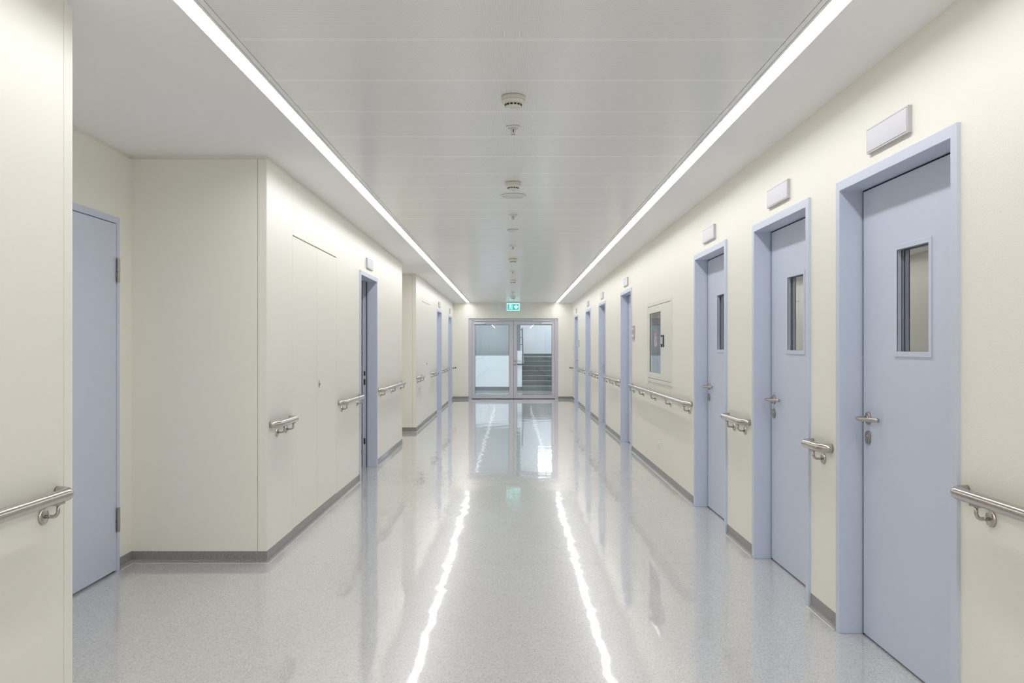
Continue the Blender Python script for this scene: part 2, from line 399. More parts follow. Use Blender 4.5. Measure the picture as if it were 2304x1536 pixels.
def strip_light(s, label):
    root = thing('linear_ceiling_light', label, 'ceiling light', (s * (LX0 + LX1) / 2, (Y_BACK + Y_END) / 2, 0), 0, 'ceiling light strips')
    root.location.z = zc(root.location.y)
    def at(mb, name, m): 
        o = mb.build(name, m, root); o.location = -root.location; return o
    mb = MB()
    for a, b_, lo in ((1.1065, LX0, 0.0), (LX1 - 0.0006, LX1, 0.0)):
        x0, x1 = sorted((s * a, s * b_)); ybar(mb, x0, x1, lo, 0.09)
    x0, x1 = sorted((s * 1.1065, s * LX1)); ybar(mb, x0, x1, 0.075, 0.09)
    at(mb, 'housing', M['ceil_metal'])
    mb = MB(); n = 24; ylast = Y_END - 0.18
    x0, x1 = sorted((s * (LX0 + 0.0003), s * (LX1 - 0.0010)))
    for k in range(n):
        y0 = Y_BACK + (ylast - Y_BACK) * k / n; y1 = Y_BACK + (ylast - Y_BACK) * (k + 1) / n
        mb.face([(x0, y0, zc(y0) + 0.015), (x0, y1, zc(y1) + 0.015), (x1, y1, zc(y1) + 0.015), (x1, y0, zc(y0) + 0.015)])
    at(mb, 'diffuser', M['strip'])
strip_light(-1, 'continuous white light strip in the ceiling along the left wall')
strip_light(1, 'continuous white light strip in the ceiling along the right wall')

# ------------------------------------------------------------------ coved skirting
def cove(mb, path, prof=None):
    """path: 2-D polyline with the room on its right-hand side."""
    if prof is None:
        prof = [(0.0, 0.0705), (0.0022, 0.0700), (0.0022, 0.0180)]
        for k in range(1, 7):
            a = PI / 2 * k / 6; prof.append((0.0022 + 0.0158 * (1 - math.cos(a)), 0.0180 - 0.0172 * math.sin(a)))
        prof.append((0.0190, 0.0))
    pts = [Vector(p) for p in path]; nr = []
    for a, c in zip(pts[:-1], pts[1:]):
        t = (c - a).normalized(); nr.append(Vector((t.y, -t.x)))
    rows = []
    for i, p in enumerate(pts):
        n = nr[0] if i == 0 else nr[-1] if i == len(pts) - 1 else None
        if n is None:
            s = nr[i - 1] + nr[i]; n = s / s.dot(nr[i])
        rows.append([mb.bm.verts.new((p.x + n.x * d, p.y + n.y * d, z)) for d, z in prof])
    for a, c in zip(rows[:-1], rows[1:]):
        for k in range(len(prof) - 1):
            f = mb.bm.faces.new([a[k], c[k], c[k + 1], a[k + 1]]); f.smooth = k >= 2
def skirting(name, label, paths):
    mb = MB()
    for p in paths: cove(mb, p)
    o = mb.build(name, M['skirt']); struct(o, label, 'skirting')
    mb = MB()
    for p in paths: cove(mb, p, [(0.0175, 0.0), (0.0178, 0.0016), (0.0190, 0.0022), (0.0215, 0.0018), (0.0222, 0.0)])
    mb.build('sealant_bead', M['sealant'], o); return o
skirting('baseboard_left', 'dark speckled coved skirting along the left wall blocks', [
    [(L, Y_BACK), (L, NB), (ALC, NB), (ALC, AD[0])], [(ALC, AD[1]), (ALC, B2[0]), (L, B2[0]), (L, LD[0][0])],
    [(L, LD[0][1]), (L, B2[1]), (ALC, B2[1]), (ALC, B3), (L, B3), (L, LD[1][0])], [(L, LD[1][1]), (L, LD[2][0])], [(L, LD[2][1]), (L, Y_END), (DX0, Y_END)]])
ys = [Y_BACK] + [v for d in RD for v in d] + [Y_END]
paths = [[(R, ys[i + 1]), (R, ys[i])] for i in range(0, len(ys) - 2, 2)] + [[(DX1, Y_END), (R, Y_END), (R, ys[-2])]]
skirting('baseboard_right', 'dark speckled coved skirting between the right hand doors', paths)

# ------------------------------------------------------------------ doors
FW, FP, LEAF = 0.045, 0.014, -0.095       # frame face width, how far it stands proud, depth of the leaf face
ONE = lambda u, v, d: (d, u, v)
def door_root(idx, label, x, yc, rz): return thing('door_%d' % idx, label, 'door', (x, yc, 0), rz, None, 'structure')
def door_frame(root, w, back=-0.155):
    h = w / 2; mb = MB()
    mb.slab((-h, h), (0.0, HD), FP, back, [(-h + FW, h - FW, -0.5, HD - FW - 0.001)], lambda u, v, d: (d, u, max(v, 0.0)))
    return mb.build('door_frame', M['blue'], root, bevel=0.0025)
def seal(root, w):
    h = w / 2 - FW; mb = MB()
    mb.slab((-h + .0005, h - .0005), (0.0, HD - FW - .0015), LEAF - 0.0015, LEAF - 0.03, [(-h + 0.0105, h - 0.0105, -0.5, HD - FW - 0.009)], lambda u, v, d: (d, u, max(v, 0.0)))
    return mb.build('rubber_seal', M['black'], root)
def leaf(root, w, vision=None):
    h = w / 2 - FW - 0.011; mb = MB()
    hs = [vision] if vision else []
    mb.slab((-h, h), (0.008, HD - FW - 0.008), LEAF, LEAF - 0.042, hs, ONE)
    return mb.build('door_leaf', M['blue'], root, bevel=0.0015)
def vision_panel(lf, tilt=0.0, yc=0.0):
    y0, y1, z0, z1 = yc - 0.16, yc + 0.16, 1.310, 1.788
    i = 0.022; mb = MB()
    mb.slab((y0, y1), (z0, z1), LEAF + 0.005, LEAF - 0.0005, [(y0 + i, y1 - i, z0 + i, z1 - i)], ONE)
    mb.slab((y0 + i - .003, y1 - i + .003), (z0 + i - .003, z1 - i + .003), LEAF + 0.004, LEAF - 0.0165, [(y0 + i, y1 - i, z0 + i, z1 - i)], ONE)
    mb.slab((y0 + i - .003, y1 - i + .003), (z0 + i - .003, z1 - i + .003), LEAF - 0.026, LEAF - 0.042, [(y0 + i, y1 - i, z0 + i, z1 - i)], ONE)
    mb.build('vision_frame', M['blue'], lf, bevel=0.001, segs=1)
    mb = MB(); mb.slab((y0 + i - .003, y1 - i + .003), (z0 + i - .003, z1 - i + .003), LEAF - 0.0165, LEAF - 0.0185, [(y0 + i + .0008, y1 - i - .003, z0 + i + .0008, z1 - i - .0008)], ONE)
    mb.build('gasket', M['black'], lf)
    mb = MB(); xg = LEAF - 0.0215
    hw, c_, s_ = 0.16 - i, math.cos(tilt), math.sin(tilt)
    mb.face([(xg + s_ * hw * -1, yc - hw * c_, z0 + i - .002), (xg + s_ * hw, yc + hw * c_, z0 + i - .002), (xg + s_ * hw, yc + hw * c_, z1 - i + .002), (xg - s_ * hw, yc - hw * c_, z1 - i + .002)])
    mb.build('glass_pane', M['pane'], lf)
def lever_set(root, y, z=1.022, side=1, x=LEAF):
    mb = MB()
    mb.lathe([(0.0275, 0.0), (0.0285, 0.002), (0.0285, 0.006), (0.027, 0.0085), (0.0, 0.0085)], 'x', (x, y, z), 32)
    mb.lathe([(0.0125, 0.0085), (0.0125, 0.013), (0.0, 0.013)], 'x', (x, y, z), 20)
    rose = mb.build('handle_rosette', M['steel_dark'], root)
    pts = fillet([(x + 0.008, y, z), (x + 0.060, y, z), (x + 0.058, y + side * 0.055, z)], 0.020, 8)
    q = [Vector((x + 0.058, y + side * 0.055, z)), Vector((x + 0.050, y + side * 0.100, z)), Vector((x + 0.014, y + side * 0.138, z))]
    for k in range(1, 9):
        t = k / 8; pts.append(q[0] * (1 - t) ** 2 + q[1] * 2 * t * (1 - t) + q[2] * t * t)
    mb = MB(); mb.tube(pts, 0.0092, 18); mb.build('lever', M['steel'], rose)
    zz = z - 0.0895; r, s, ol = 0.0205, 0.0110, []
    for k in range(9): ol.append((r * math.cos(PI * k / 8), s + r * math.sin(PI * k / 8)))
    for k in range(9): ol.append((-r * math.cos(PI * k / 8), -s - r * math.sin(PI * k / 8)))
    mb = MB(); mb.prism(ol, lambda u, v, d: (x + d, y + u * 1.15, zz + v), 0.0, 0.0085)
    e = mb.build('lock_escutcheon', M['steel_dark'], root, bevel=0.0015)
    mb = MB(); mb.lathe([(0.0085, 0.0085), (0.0085, 0.010), (0.0, 0.010)], 'x', (x, y, zz + 0.006), 18); mb.box(x + .008, x + .0098, y - .005, y + .005, zz - .018, zz + .004)
    mb.build('lock_cylinder', M['steel'], e)
R_LABEL = ['pale blue door with a glazed vision panel, nearest on the right wall',
           'pale blue door with a glazed vision panel, second from the viewer on the right',
           'pale blue door with a glazed vision panel, next to the white hose cabinet',
           'pale blue framed door just past the hose cabinet with a wall plate beside it',
           'pale blue framed door on the right, fifth from the viewer',
           'pale blue framed door on the right, second from the far end wall',
           'pale blue framed door on the right, closest to the far end wall']
for k, (a, b_) in enumerate(RD):
    w = b_ - a; root = door_root(k + 1, R_LABEL[k], R, (a + b_) / 2, PI)
    door_frame(root, w); seal(root, w)
    if k < 3:
        lf = leaf(root, w, (-0.14, 0.14, 1.33, 1.768)); vision_panel(lf, 0.017 if k == 0 else 0.0)
    else: lf = leaf(root, w)
    if k in (3, 5): lever_set(root, w / 2 - FW - 0.072, side=-1)
    else: lever_set(root, -(w / 2 - FW - 0.072))
L_LABEL = ['pale blue doorway standing open in the middle left wall block', 'pale blue framed door on the far left block, nearer one',
           'pale blue framed door on the left, closest to the far end wall']
for k, (a, b_) in enumerate(LD):
    w = b_ - a; root = door_root(k + 8, L_LABEL[k], L, (a + b_) / 2, 0.0)
    if k == 0:
        h = w / 2; hi = h - FW
        door_frame(root, w, -0.100)
        mb = MB(); mb.slab((-h + .001, h - .001), (0.0, HD - .001), -0.1005, -0.107, [(-hi - .004, hi + .004, -0.5, HD - FW + .004)], lambda u, v, d: (d, u, max(v, 0.0)))
        mb.build('rubber_seal', M['black'], root)
        mb = MB(); mb.slab((-h + .001, h - .001), (0.0, HD - .001), -0.107, -0.155, [(-hi - .014, hi + .014, -0.5, HD - FW + .014)], lambda u, v, d: (d, u, max(v, 0.0)))
        rj = mb.build('rebate_jamb', M['blue'], root)
        for z0, z1 in ((1.030, 1.082), (0.925, 0.992), (0.255, 0.325)):
            mb = MB(); mb.box(-0.150, -0.112, hi + .0125, hi + .0138, z0 - .012, z1 + .008); sp = mb.build('strike_plate', M['alu'], rj)
            mb = MB(); mb.box(-0.140, -0.122, hi + .0118, hi + .0127, z0, z1 - .004)
            o = mb.build('bolt_slot', M['dark'], rj)
        lw = 2 * hi - 0.01
        mb = MB(); mb.box(-0.16 - lw, -0.16, -hi - 0.05, -hi - 0.008, 0.008, HD - FW - .008); mb.build('door_leaf', M['blue'], root, bevel=0.0015)
    else:
        door_frame(root, w); seal(root, w); leaf(root, w); lever_set(root, -(w / 2 - FW - 0.072))
# door in the alcove: leaf flush with its frame, hinges showing
w = AD[1] - AD[0]; root = door_root(11, 'pale blue flush door with steel hinges in the left alcove', ALC, (AD[0] + AD[1]) / 2, 0.0)
h = w / 2; mb = MB()
mb.slab((-h, h), (0.0, HD), FP, -0.135, [(-h + 0.036, h - 0.036, -0.5, HD - 0.037)], lambda u, v, d: (d, u, max(v, 0.0))); mb.build('door_frame', M['blue'], root, bevel=0.002)
mb = MB(); mb.slab((-h + .0365, h - .0365), (0.0, HD - .0375), -0.004, -0.05, [(-h + 0.048, h - 0.048, -0.5, HD - 0.05)], lambda u, v, d: (d, u, max(v, 0.0))); mb.build('rubber_seal', M['black'], root)
mb = MB(); mb.box(-0.034, 0.010, -h + 0.040, h - 0.0385, 0.012, HD - 0.041); mb.build('door_leaf', M['blue'], root, bevel=0.0015)
for z in (1.812, 0.312):
    mb = MB(); yh = h - 0.036
    mb.lathe([(0.0, -0.072), (0.0105, -0.072), (0.0105, -0.050), (0.0095, -0.0492), (0.0105, -0.0484), (0.0105, -0.0105), (0.0095, -0.0097), (0.0105, -0.009), (0.0105, 0.041), (0.0095, 0.0418), (0.0105, 0.0426), (0.0105, 0.072), (0.0, 0.072)], 'z', (0.021, yh, z), 24, False)
    hg = mb.build('hinge', M['steel_dark'], root)
    mb = MB(); mb.box(0.010, 0.0165, yh - 0.014, yh - 0.004, z - 0.046, z - 0.010); mb.build('hinge_leaf', M['steel_dark'], hg)
lever_set(root, -(h - 0.11), x=0.010)

# rooms behind the doors, unlit
def room(tagname, label, x0, x1, y0, y1, open_side):
    mb = MB(); t = 0.05
    if open_side != 'x0': mb.box(x0 - t, x0, y0 - t, y1 + t, 0, 2.6)
    if open_side != 'x1': mb.box(x1, x1 + t, y0 - t, y1 + t, 0, 2.6)
    mb.box(x0, x1, y0 - t, y0, 0, 2.6); mb.box(x0, x1, y1, y1 + t, 0, 2.6); mb.box(x0, x1, y0, y1, 2.6, 2.65)
    struct(mb.build(tagname, M['plaster']), label, 'wall')
room('wall_side_room', 'dim cream walls of the rooms behind the right hand vision panels', R + 0.165, 4.4, 2.2, 8.0, 'x0')
room('wall_ward_room', 'dim cream walls of the room behind the open left doorway', -3.6, L - 0.16, 7.7, 10.6, 'x1')

# ------------------------------------------------------------------ built-in cupboards in the left panelling
def cupboard(y0, y1, label, split):
    root = thing('built_in_cupboard', label, 'cupboard', (L, (y0 + y1) / 2, 0), 0.0, 'cupboards flush in the left wall panelling')
    h = (y1 - y0) / 2; ztop = 2.131; zu = zc((y0 + y1) / 2) - GAP
    g = 0.0016
    for a, b_, lock in ((-h + g, split - g, False), (split + g, h - g, True)):
        mb = MB(); mb.box(-0.022, 0.0, a, b_, 0.074, ztop); d = mb.build('door', M['panel'], root, bevel=0.0012, segs=1)
        if lock:
            yk, zk = a + 0.064, 1.056
            mb = MB(); mb.lathe([(0.013, 0.0), (0.0165, 0.001), (0.0165, 0.004), (0.010, 0.006), (0.0, 0.006)], 'x', (0.0, yk, zk), 24)
            mb.lathe([(0.009, 0.0), (0.009, 0.010), (0.0, 0.011)], 'x', (0.0, yk, zk + 0.004), 18)
            mb.box(0.0, 0.0035, yk - 0.006, yk + 0.006, zk - 0.028, zk + 0.028)
            mb.build('lock', M['steel_dark'], d)
    mb = MB(); mb.box(-0.022, 0.0, -h + g, h - g, ztop + 0.009, zu); mb.build('upper_panel', M['panel'], root, bevel=0.0012, segs=1)
    mb = MB(); mb.box(-0.14, -0.024, -h + g, h - g, 0.0, zu); mb.build('carcass', M['groove'], root)
    mb = MB(); mb.box(-0.024, -0.001, -h + g, h - g, 0.0, 0.071); mb.build('plinth', M['groove'], root)
cupboard(CUP[0], CUP[1], 'flush cream double cupboard in the panelling before the open doorway', 6.6716 - (CUP[0] + CUP[1]) / 2)
cupboard(CUP2[0], CUP2[1], 'flush pale cupboard in the far left block, near two blue doors', 0.0)

# ------------------------------------------------------------------ handrails
ROFF, RZ, RR = 0.052, 0.858, 0.0212
def handrail(side, y0, y1, brackets, label):
    """A steel tube bent back to the wall at both ends; brackets: distances along the corridor."""
    x = R if side > 0 else L
    root = thing('handrail', label, 'handrail', (x, (y0 + y1) / 2, 0), PI if side > 0 else 0.0, 'steel handrails along the corridor walls')
    loc = lambda y: -(y - (y0 + y1) / 2) if side > 0 else y - (y0 + y1) / 2
    a, b_ = sorted((loc(y0), loc(y1)))
    mb = MB(); mb.tube(fillet([(0.0005, a, RZ), (ROFF, a, RZ), (ROFF, b_, RZ), (0.0005, b_, RZ)], 0.044, 12), RR, 28)
    mb.build('rail_tube', M['steel'], root)
    for yb in brackets:
        y = loc(yb)
        mb = MB(); mb.tube(fillet([(ROFF, y, RZ - RR - 0.001), (ROFF, y, RZ - 0.0645), (0.006, y, RZ - 0.0645)], 0.019, 8), 0.0062, 14)
        mb.box(ROFF - 0.011, ROFF + 0.011, y - 0.024, y + 0.024, RZ - RR - 0.0035, RZ - RR + 0.003)
        br = mb.build('bracket', M['steel'], root)
        mb = MB(); mb.lathe([(0.026, 0.0), (0.026, 0.0075), (0.0245, 0.009), (0.0, 0.009)], 'x', (0, y, RZ - 0.0645), 32); mb.build('wall_rosette', M['steel'], br)
handrail(1, -0.6, 2.889, [0.2, 1.45, 2.7385], 'steel handrail nearest on the right wall, before the first door')
handrail(1, 4.112, 4.372, [4.218], 'very short steel handrail with one bracket between two right doors')
handrail(1, 5.535, 6.070, [5.636, 5.914], 'short steel handrail with two brackets on the right wall')
handrail(1, 7.315, 10.90, [7.406, 8.30, 9.178, 10.02, 10.79], 'long steel handrail under the hose cabinet')
handrail(1, 12.20, 13.98, [12.30, 13.09, 13.88], 'steel handrail on the right between fourth and fifth doors')
handrail(1, 15.28, 16.69, [15.38, 15.98, 16.58], 'steel handrail on the right between fifth and sixth doors')
handrail(1, 18.02, 19.89, [18.12, 18.95, 19.78], 'steel handrail on the right between sixth and seventh doors')
handrail(-1, -0.6, 2.862, [0.2, 1.5, 2.774], 'steel handrail nearest on the left wall, ending at the alcove corner')
handrail(-1, 5.380, 5.845, [5.526, 5.748], 'short steel handrail on the block corner beside the cupboard')
handrail(-1, 7.485, 8.455, [7.615, 8.36], 'steel handrail between the near cupboard and the open doorway')
handrail(-1, 9.690, 11.71, [9.87, 10.73, 11.60], 'steel handrail just past the open doorway on the left')
handrail(-1, 13.58, 14.30, [13.70, 14.16], 'short steel handrail on the far left block beside its cupboard')
handrail(-1, 15.90, 17.07, [16.0, 16.5, 16.97], 'steel handrail on the left between far cupboard and blue door')
handrail(-1, 18.34, 20.10, [18.45, 19.2, 19.95], 'steel handrail on the left between the two far doors')
def door_stop(x, y, rz, label):
    root = thing('door_stop', label, 'door stop', (x, y, 0.818), rz, 'small steel door stops in the far corners')
    mb = MB(); mb.lathe([(0.0, 0.0), (0.019, 0.0), (0.019, 0.005), (0.009, 0.008), (0.009, 0.030)], 'x', (0, 0, 0), 20); mb.build('mounting_plate', M['steel_dark'], root)
    mb = MB(); mb.lathe([(0.010, 0.028), (0.015, 0.030), (0.016, 0.042), (0.012, 0.047), (0.0, 0.047)], 'x', (0, 0, 0), 20); mb.build('buffer', M['dark'], root)
door_stop(L, 21.62, 0.0, 'small steel door stop on the left wall by the far corner')
door_stop(-1.487, Y_END, -PI / 2, 'small steel door stop on the end wall, left of the double door')
door_stop(R, 21.62, PI, 'small steel door stop on the right wall by the far corner')
door_stop(1.497, Y_END, -PI / 2, 'small steel door stop on the end wall, right of the double door')

# ------------------------------------------------------------------ sign boxes above the doors
def sign_box(loc, rz, label):
    root = thing('door_sign', label, 'sign', loc, rz, 'blank sign boxes above the doors')
    h, z = 0.192, 0.054; mb = MB()
    mb.slab((-h, h), (-z, z), 0.0165, 0.0, [], ONE); f = mb.build('sign_frame', M['sign_frame'], root, bevel=0.001, segs=1)
    mb = MB(); mb.slab((-h + .008, h - .008), (-z + .008, z - .008), 0.0172, 0.0160, [], ONE); mb.build('sign_insert', M['sign_face'], root)
    mb = MB(); mb.slab((-h + .0055, h - .0055), (-z + .0055, z - .0055), 0.0167, 0.0160, [(-h + .008, h - .008, -z + .008, z - .008)], ONE); mb.build('shadow_joint', M['joint_grey'], root)
    return root
SZ = 2.241
RS = ['above the nearest right door', 'above the second door on the right', 'above the right door beside the hose cabinet', 'above the fourth door on the right',
      'above the fifth door on the right', 'above the sixth door on the right', 'above the last door on the right']
LS = ['above the open doorway on the left', 'above the first far left door', 'above the last door on the left']
proto = None
for k, (a, b_) in enumerate(RD):
    lab = 'blank pale grey sign box ' + RS[k]; loc = (R, (a + b_) / 2, SZ)
    if proto is None: proto = sign_box(loc, PI, lab)
    else: dup(proto, loc, lab)
for k, (a, b_) in enumerate(LD): dup(proto, (L, (a + b_) / 2 + 0.03, SZ), 'blank pale grey sign box ' + LS[k], 0.0)

# room plates on the wall
def room_plate(y, z, label):
    root = thing('room_sign', label, 'sign', (R, y, z), PI, 'room plates beside right hand doors')
    mb = MB(); mb.slab((-0.1, 0.1), (-0.085, 0.085), 0.012, 0.0, [], ONE); mb.build('plate', M['plate_grey'], root, bevel=0.001, segs=1)
    for a, b_ in ((0.040, 0.058), (-0.055, -0.025)):
        mb = MB(); mb.slab((-0.092, 0.06), (a, b_), 0.0128, 0.0115, [], ONE); mb.build('paper_strip', M['print_white'], root)
room_plate(10.84, 1.54, 'grey room plate on the wall between hose cabinet and blue door')
room_plate(19.80, 1.44, 'small grey room plate on the wall by the farthest right door')

# wall socket
root = thing('wall_socket', 'cream wall socket low under the long handrail', 'socket', (R, 8.94, 0.305), PI)
mb = MB(); mb.slab((-0.041, 0.041), (-0.041, 0.041), 0.010, 0.0, [], ONE); mb.build('cover_plate', M['white'], root, bevel=0.004)
mb = MB(); mb.lathe([(0.0225, 0.0104), (0.0215, 0.0125), (0.0195, 0.0125), (0.019, 0.0108), (0.0, 0.0108)], 'x', (0, 0, 0), 28); mb.build('socket_cup', M['white_plastic'], root)

# ------------------------------------------------------------------ hose cabinet
yc = (CAB[0] + CAB[1]) / 2; zm = (CAB[2] + CAB[3]) / 2
root = thing('fire_hose_cabinet', 'cream recessed hose cabinet with glazed door and red sticker', 'cabinet', (R, yc, CAB[2]), PI, None, 'thing')
H = (CAB[1] - CAB[0]) / 2; V = CAB[3] - CAB[2]
mb = MB(); mb.slab((-H, H), (0, V), 0.008, -0.001, [(-H + 0.038, H - 0.038, 0.038, V - 0.038)], ONE)
mb.slab((-H + .032, H - .032), (0.032, V - .032), 0.004, -0.10, [(-H + 0.0375, H - 0.0375, 0.0375, V - 0.0375)], ONE)
mb.build('cabinet_frame', M['cabinet_white'], root, bevel=0.0012, segs=1)
mb = MB(); mb.box(-0.15, -0.10, -H + .04, H - .04, 0.04, V - .04); mb.build('back_panel', M['grey_in'], root)
def z_(z): return z - CAB[2]
# glazed door (far side), plain door (near side)
ga = (-0.597, 0.125, z_(1.073), z_(1.727))
mb = MB(); mb.slab((-H + 0.0425, 0.2415), (0.0425, V - 0.0425), 0.0065, -0.022, [ga], ONE); da = mb.build('glazed_door', M['cabinet_white'], root, bevel=0.001, segs=1)
mb = MB(); mb.slab((ga[0] - .002, ga[1] + .002), (ga[2] - .002, ga[3] + .002), 0.0015, -0.003, [(ga[0] + .004, ga[1] - .001, ga[2] + .002, ga[3] - .002)], ONE); mb.build('gasket', M['black'], da)
mb = MB(); mb.face([(-0.001, ga[0], ga[2]), (-0.001, ga[1], ga[2]), (-0.001, ga[1], ga[3]), (-0.001, ga[0], ga[3])]); mb.build('glass_pane', M['pane_cab'], da)
mb = MB(); mb.slab((0.2445, H - 0.0425), (0.0425, V - 0.0425), 0.0065, -0.022, [], ONE); db = mb.build('plain_door', M['cabinet_white'], root, bevel=0.001, segs=1)
mb = MB(); mb.box(0.0065, 0.0125, 0.180, 0.226, z_(1.355), z_(1.475)); ph = mb.build('pull_handle', M['alu'], da, bevel=0.002)
for a, b_ in ((1.352, 1.385), (1.458, 1.478)):
    mb = MB(); mb.box(0.0065, 0.0150, 0.178, 0.228, z_(a), z_(b_)); mb.build('handle_end', M['dark'], da, bevel=0.002)
mb = MB(); mb.box(0.0065, 0.0140, 0.280, 0.330, z_(1.352), z_(1.478)); mb.build('latch_handle', M['dark'], db, bevel=0.003)
# red sticker with extinguisher symbol
sy0, sy1, sz0, sz1 = -0.345, -0.125, z_(1.338), z_(1.527)
mb = MB(); mb.slab((sy0, sy1), (sz0, sz1), -0.0050, -0.0065, [], ONE); st = mb.build('fire_sticker', M['red'], root)
pm = lambda u, v, d: (d, sy0 + u * (sy1 - sy0), sz0 + v * (sz1 - sz0))
def picto(polys, mp, d0, d1, name, m, parent):
    mb = MB()
    for p in polys: mb.prism(p, mp, d0, d1)
    return mb.build(name, m, parent)
def circ(cx, cy, r, n=14, ry=None): return [(cx + r * math.cos(2 * PI * k / n), cy + (ry or r) * math.sin(2 * PI * k / n)) for k in range(n)]
picto([[(0.14, 0.10), (0.42, 0.10), (0.42, 0.56), (0.36, 0.66), (0.34, 0.72), (0.22, 0.72), (0.20, 0.66), (0.14, 0.56)],
       [(0.18, 0.76), (0.38, 0.76), (0.52, 0.84), (0.50, 0.90), (0.34, 0.83), (0.18, 0.83)],
       [(0.42, 0.66), (0.60, 0.60), (0.64, 0.42), (0.70, 0.43), (0.66, 0.66), (0.44, 0.73)],
       [(0.56, 0.12), (0.80, 0.12), (0.86, 0.26), (0.78, 0.44), (0.74, 0.30), (0.66, 0.40), (0.62, 0.28), (0.54, 0.30)]], pm, -0.0050, -0.0044, 'extinguisher_symbol', M['print_white'], st)

# ------------------------------------------------------------------ ceiling devices
def zat(y): return zc(y) - 0.0005
def smoke(y, label):
    root = thing('smoke_detector', label, 'smoke detector', (0.003, y, zat(y)), 0, 'smoke detectors down the middle of the ceiling')
    mb = MB(); mb.lathe([(0.052, 0.0), (0.0575, -0.0015), (0.058, -0.016), (0.0575, -0.0185)], seg=48); mb.lathe([(0.0575, -0.0185), (0.0, -0.0185)], seg=48)
    mb.build('base', M['white_plastic'], root)
    mb = MB(); mb.lathe([(0.0, -0.0186), (0.0565, -0.0190), (0.0570, -0.024), (0.0535, -0.031), (0.0425, -0.0375), (0.040, -0.039), (0.0385, -0.047), (0.034, -0.0515), (0.0305, -0.0535), (0.018, -0.0548), (0.016, -0.0535), (0.0, -0.0535)], seg=48)
    body = mb.build('cover', M['white_plastic'], root)
    mb = MB(); mb.lathe([(0.018, -0.0544), (0.0165, -0.0556), (0.013, -0.0556), (0.012, -0.0535)], seg=32); mb.build('centre_ring', M['disc'], body)
    for k in range(14):
        a = 2 * PI * (k + 0.5) / 14 - PI / 2; c_, s_ = math.cos(a), math.sin(a); mb = MB()
        pts = []
        for r0, z0 in ((0.0392, -0.0466), (0.0412, -0.0390)):
            for t in (-0.0056, 0.0056): pts.append((r0, t, z0))
        def w3(p, dr): return ((p[0] + dr) * c_ - p[1] * s_, (p[0] + dr) * s_ + p[1] * c_, p[2])
        mb.hexa([w3(pts[0], -.003), w3(pts[1], -.003), w3(pts[1], .0012), w3(pts[0], .0012), w3(pts[2], -.003), w3(pts[3], -.003), w3(pts[3], .0012), w3(pts[2], .0012)])
        mb.build('smoke_inlet', M['dark'], body)
    return root
p = smoke(4.075, 'ivory smoke detector nearest to the viewer on the ceiling')
for y, t in ((6.165, 'ivory smoke detector right beside the round ceiling speaker'), (11.33, 'ivory smoke detector third from the viewer on the ceiling'),
             (14.80, 'ivory smoke detector fourth from the viewer on the ceiling'), (19.30, 'ivory smoke detector just before the green exit sign')):
    dup(p, (0.003, y, zat(y)), t)
def sprinkler(y, label):
    root = thing('ceiling_sprinkler', label, 'sprinkler', (0.003, y, zat(y)), 0, 'sprinkler heads down the middle of the ceiling')
    mb = MB(); mb.lathe([(0.030, 0.0), (0.0395, -0.001), (0.0405, -0.003), (0.036, -0.007), (0.028, -0.0085), (0.026, -0.004), (0.0, -0.004)], seg=40); mb.build('cover_rose', M['white'], root)
    mb = MB(); mb.lathe([(0.0135, -0.004), (0.0135, -0.012), (0.009, -0.014), (0.0, -0.014)], seg=20)
    for s in (-1, 1): mb.tube(fillet([(s * 0.010, 0, -0.010), (s * 0.0125, 0, -0.022), (s * 0.009, 0, -0.036), (0, 0, -0.040)], 0.006, 4), 0.0021, 8)
    mb.lathe([(0.0, -0.041), (0.004, -0.041), (0.004, -0.037), (0.0, -0.037)], seg=12)
    mb.build('frame_arms', M['alu_bright'], root)
    mb = MB(); mb.lathe([(0.0, -0.0415), (0.0125, -0.0420), (0.0135, -0.0440), (0.0, -0.0440)], seg=24); mb.build('deflector', M['alu'], root)
    mb = MB(); mb.lathe([(0.0, -0.013), (0.0030, -0.0145), (0.0036, -0.020), (0.0024, -0.031), (0.0, -0.033)], seg=12); mb.build('glass_bulb', M['bulb'], root)
    return root
p = sprinkler(4.625, 'white sprinkler head just beyond the nearest smoke detector')
for y, t in ((7.64, 'sprinkler head second from the viewer, past the round speaker'), (9.92, 'sprinkler head third from the viewer on the ceiling'),
             (13.04, 'sprinkler head between the third and fourth smoke detectors'), (17.70, 'sprinkler head farthest down the ceiling before the exit sign')):
    dup(p, (0.003, y, zat(y)), t)
root = thing('ceiling_speaker', 'flat round white speaker cover behind the second smoke detector', 'speaker', (0.003, 6.69, zat(6.69)))
mb = MB(); mb.lathe([(0.100, 0.0), (0.104, -0.001), (0.104, -0.005), (0.100, -0.008), (0.088, -0.0085), (0.086, -0.005)], seg=56); mb.build('rim', M['white'], root)
mb = MB(); mb.lathe([(0.088, -0.0045), (0.088, -0.0065), (0.0, -0.0065)], seg=56); mb.build('mesh_cover', M['disc'], root)
root = thing('emergency_downlight', 'small round white emergency downlight on the ceiling', 'downlight', (0.003, 8.60, zat(8.60)))
mb = MB(); mb.lathe([(0.050, 0.0), (0.0600, -0.001), (0.0610, -0.005), (0.050, -0.014), (0.040, -0.016), (0.036, -0.008)], seg=44); mb.build('rim', M['white'], root)
mb = MB(); mb.lathe([(0.038, -0.006), (0.037, -0.012), (0.020, -0.019), (0.0, -0.021)], seg=36); mb.build('lens', M['disc'], root)

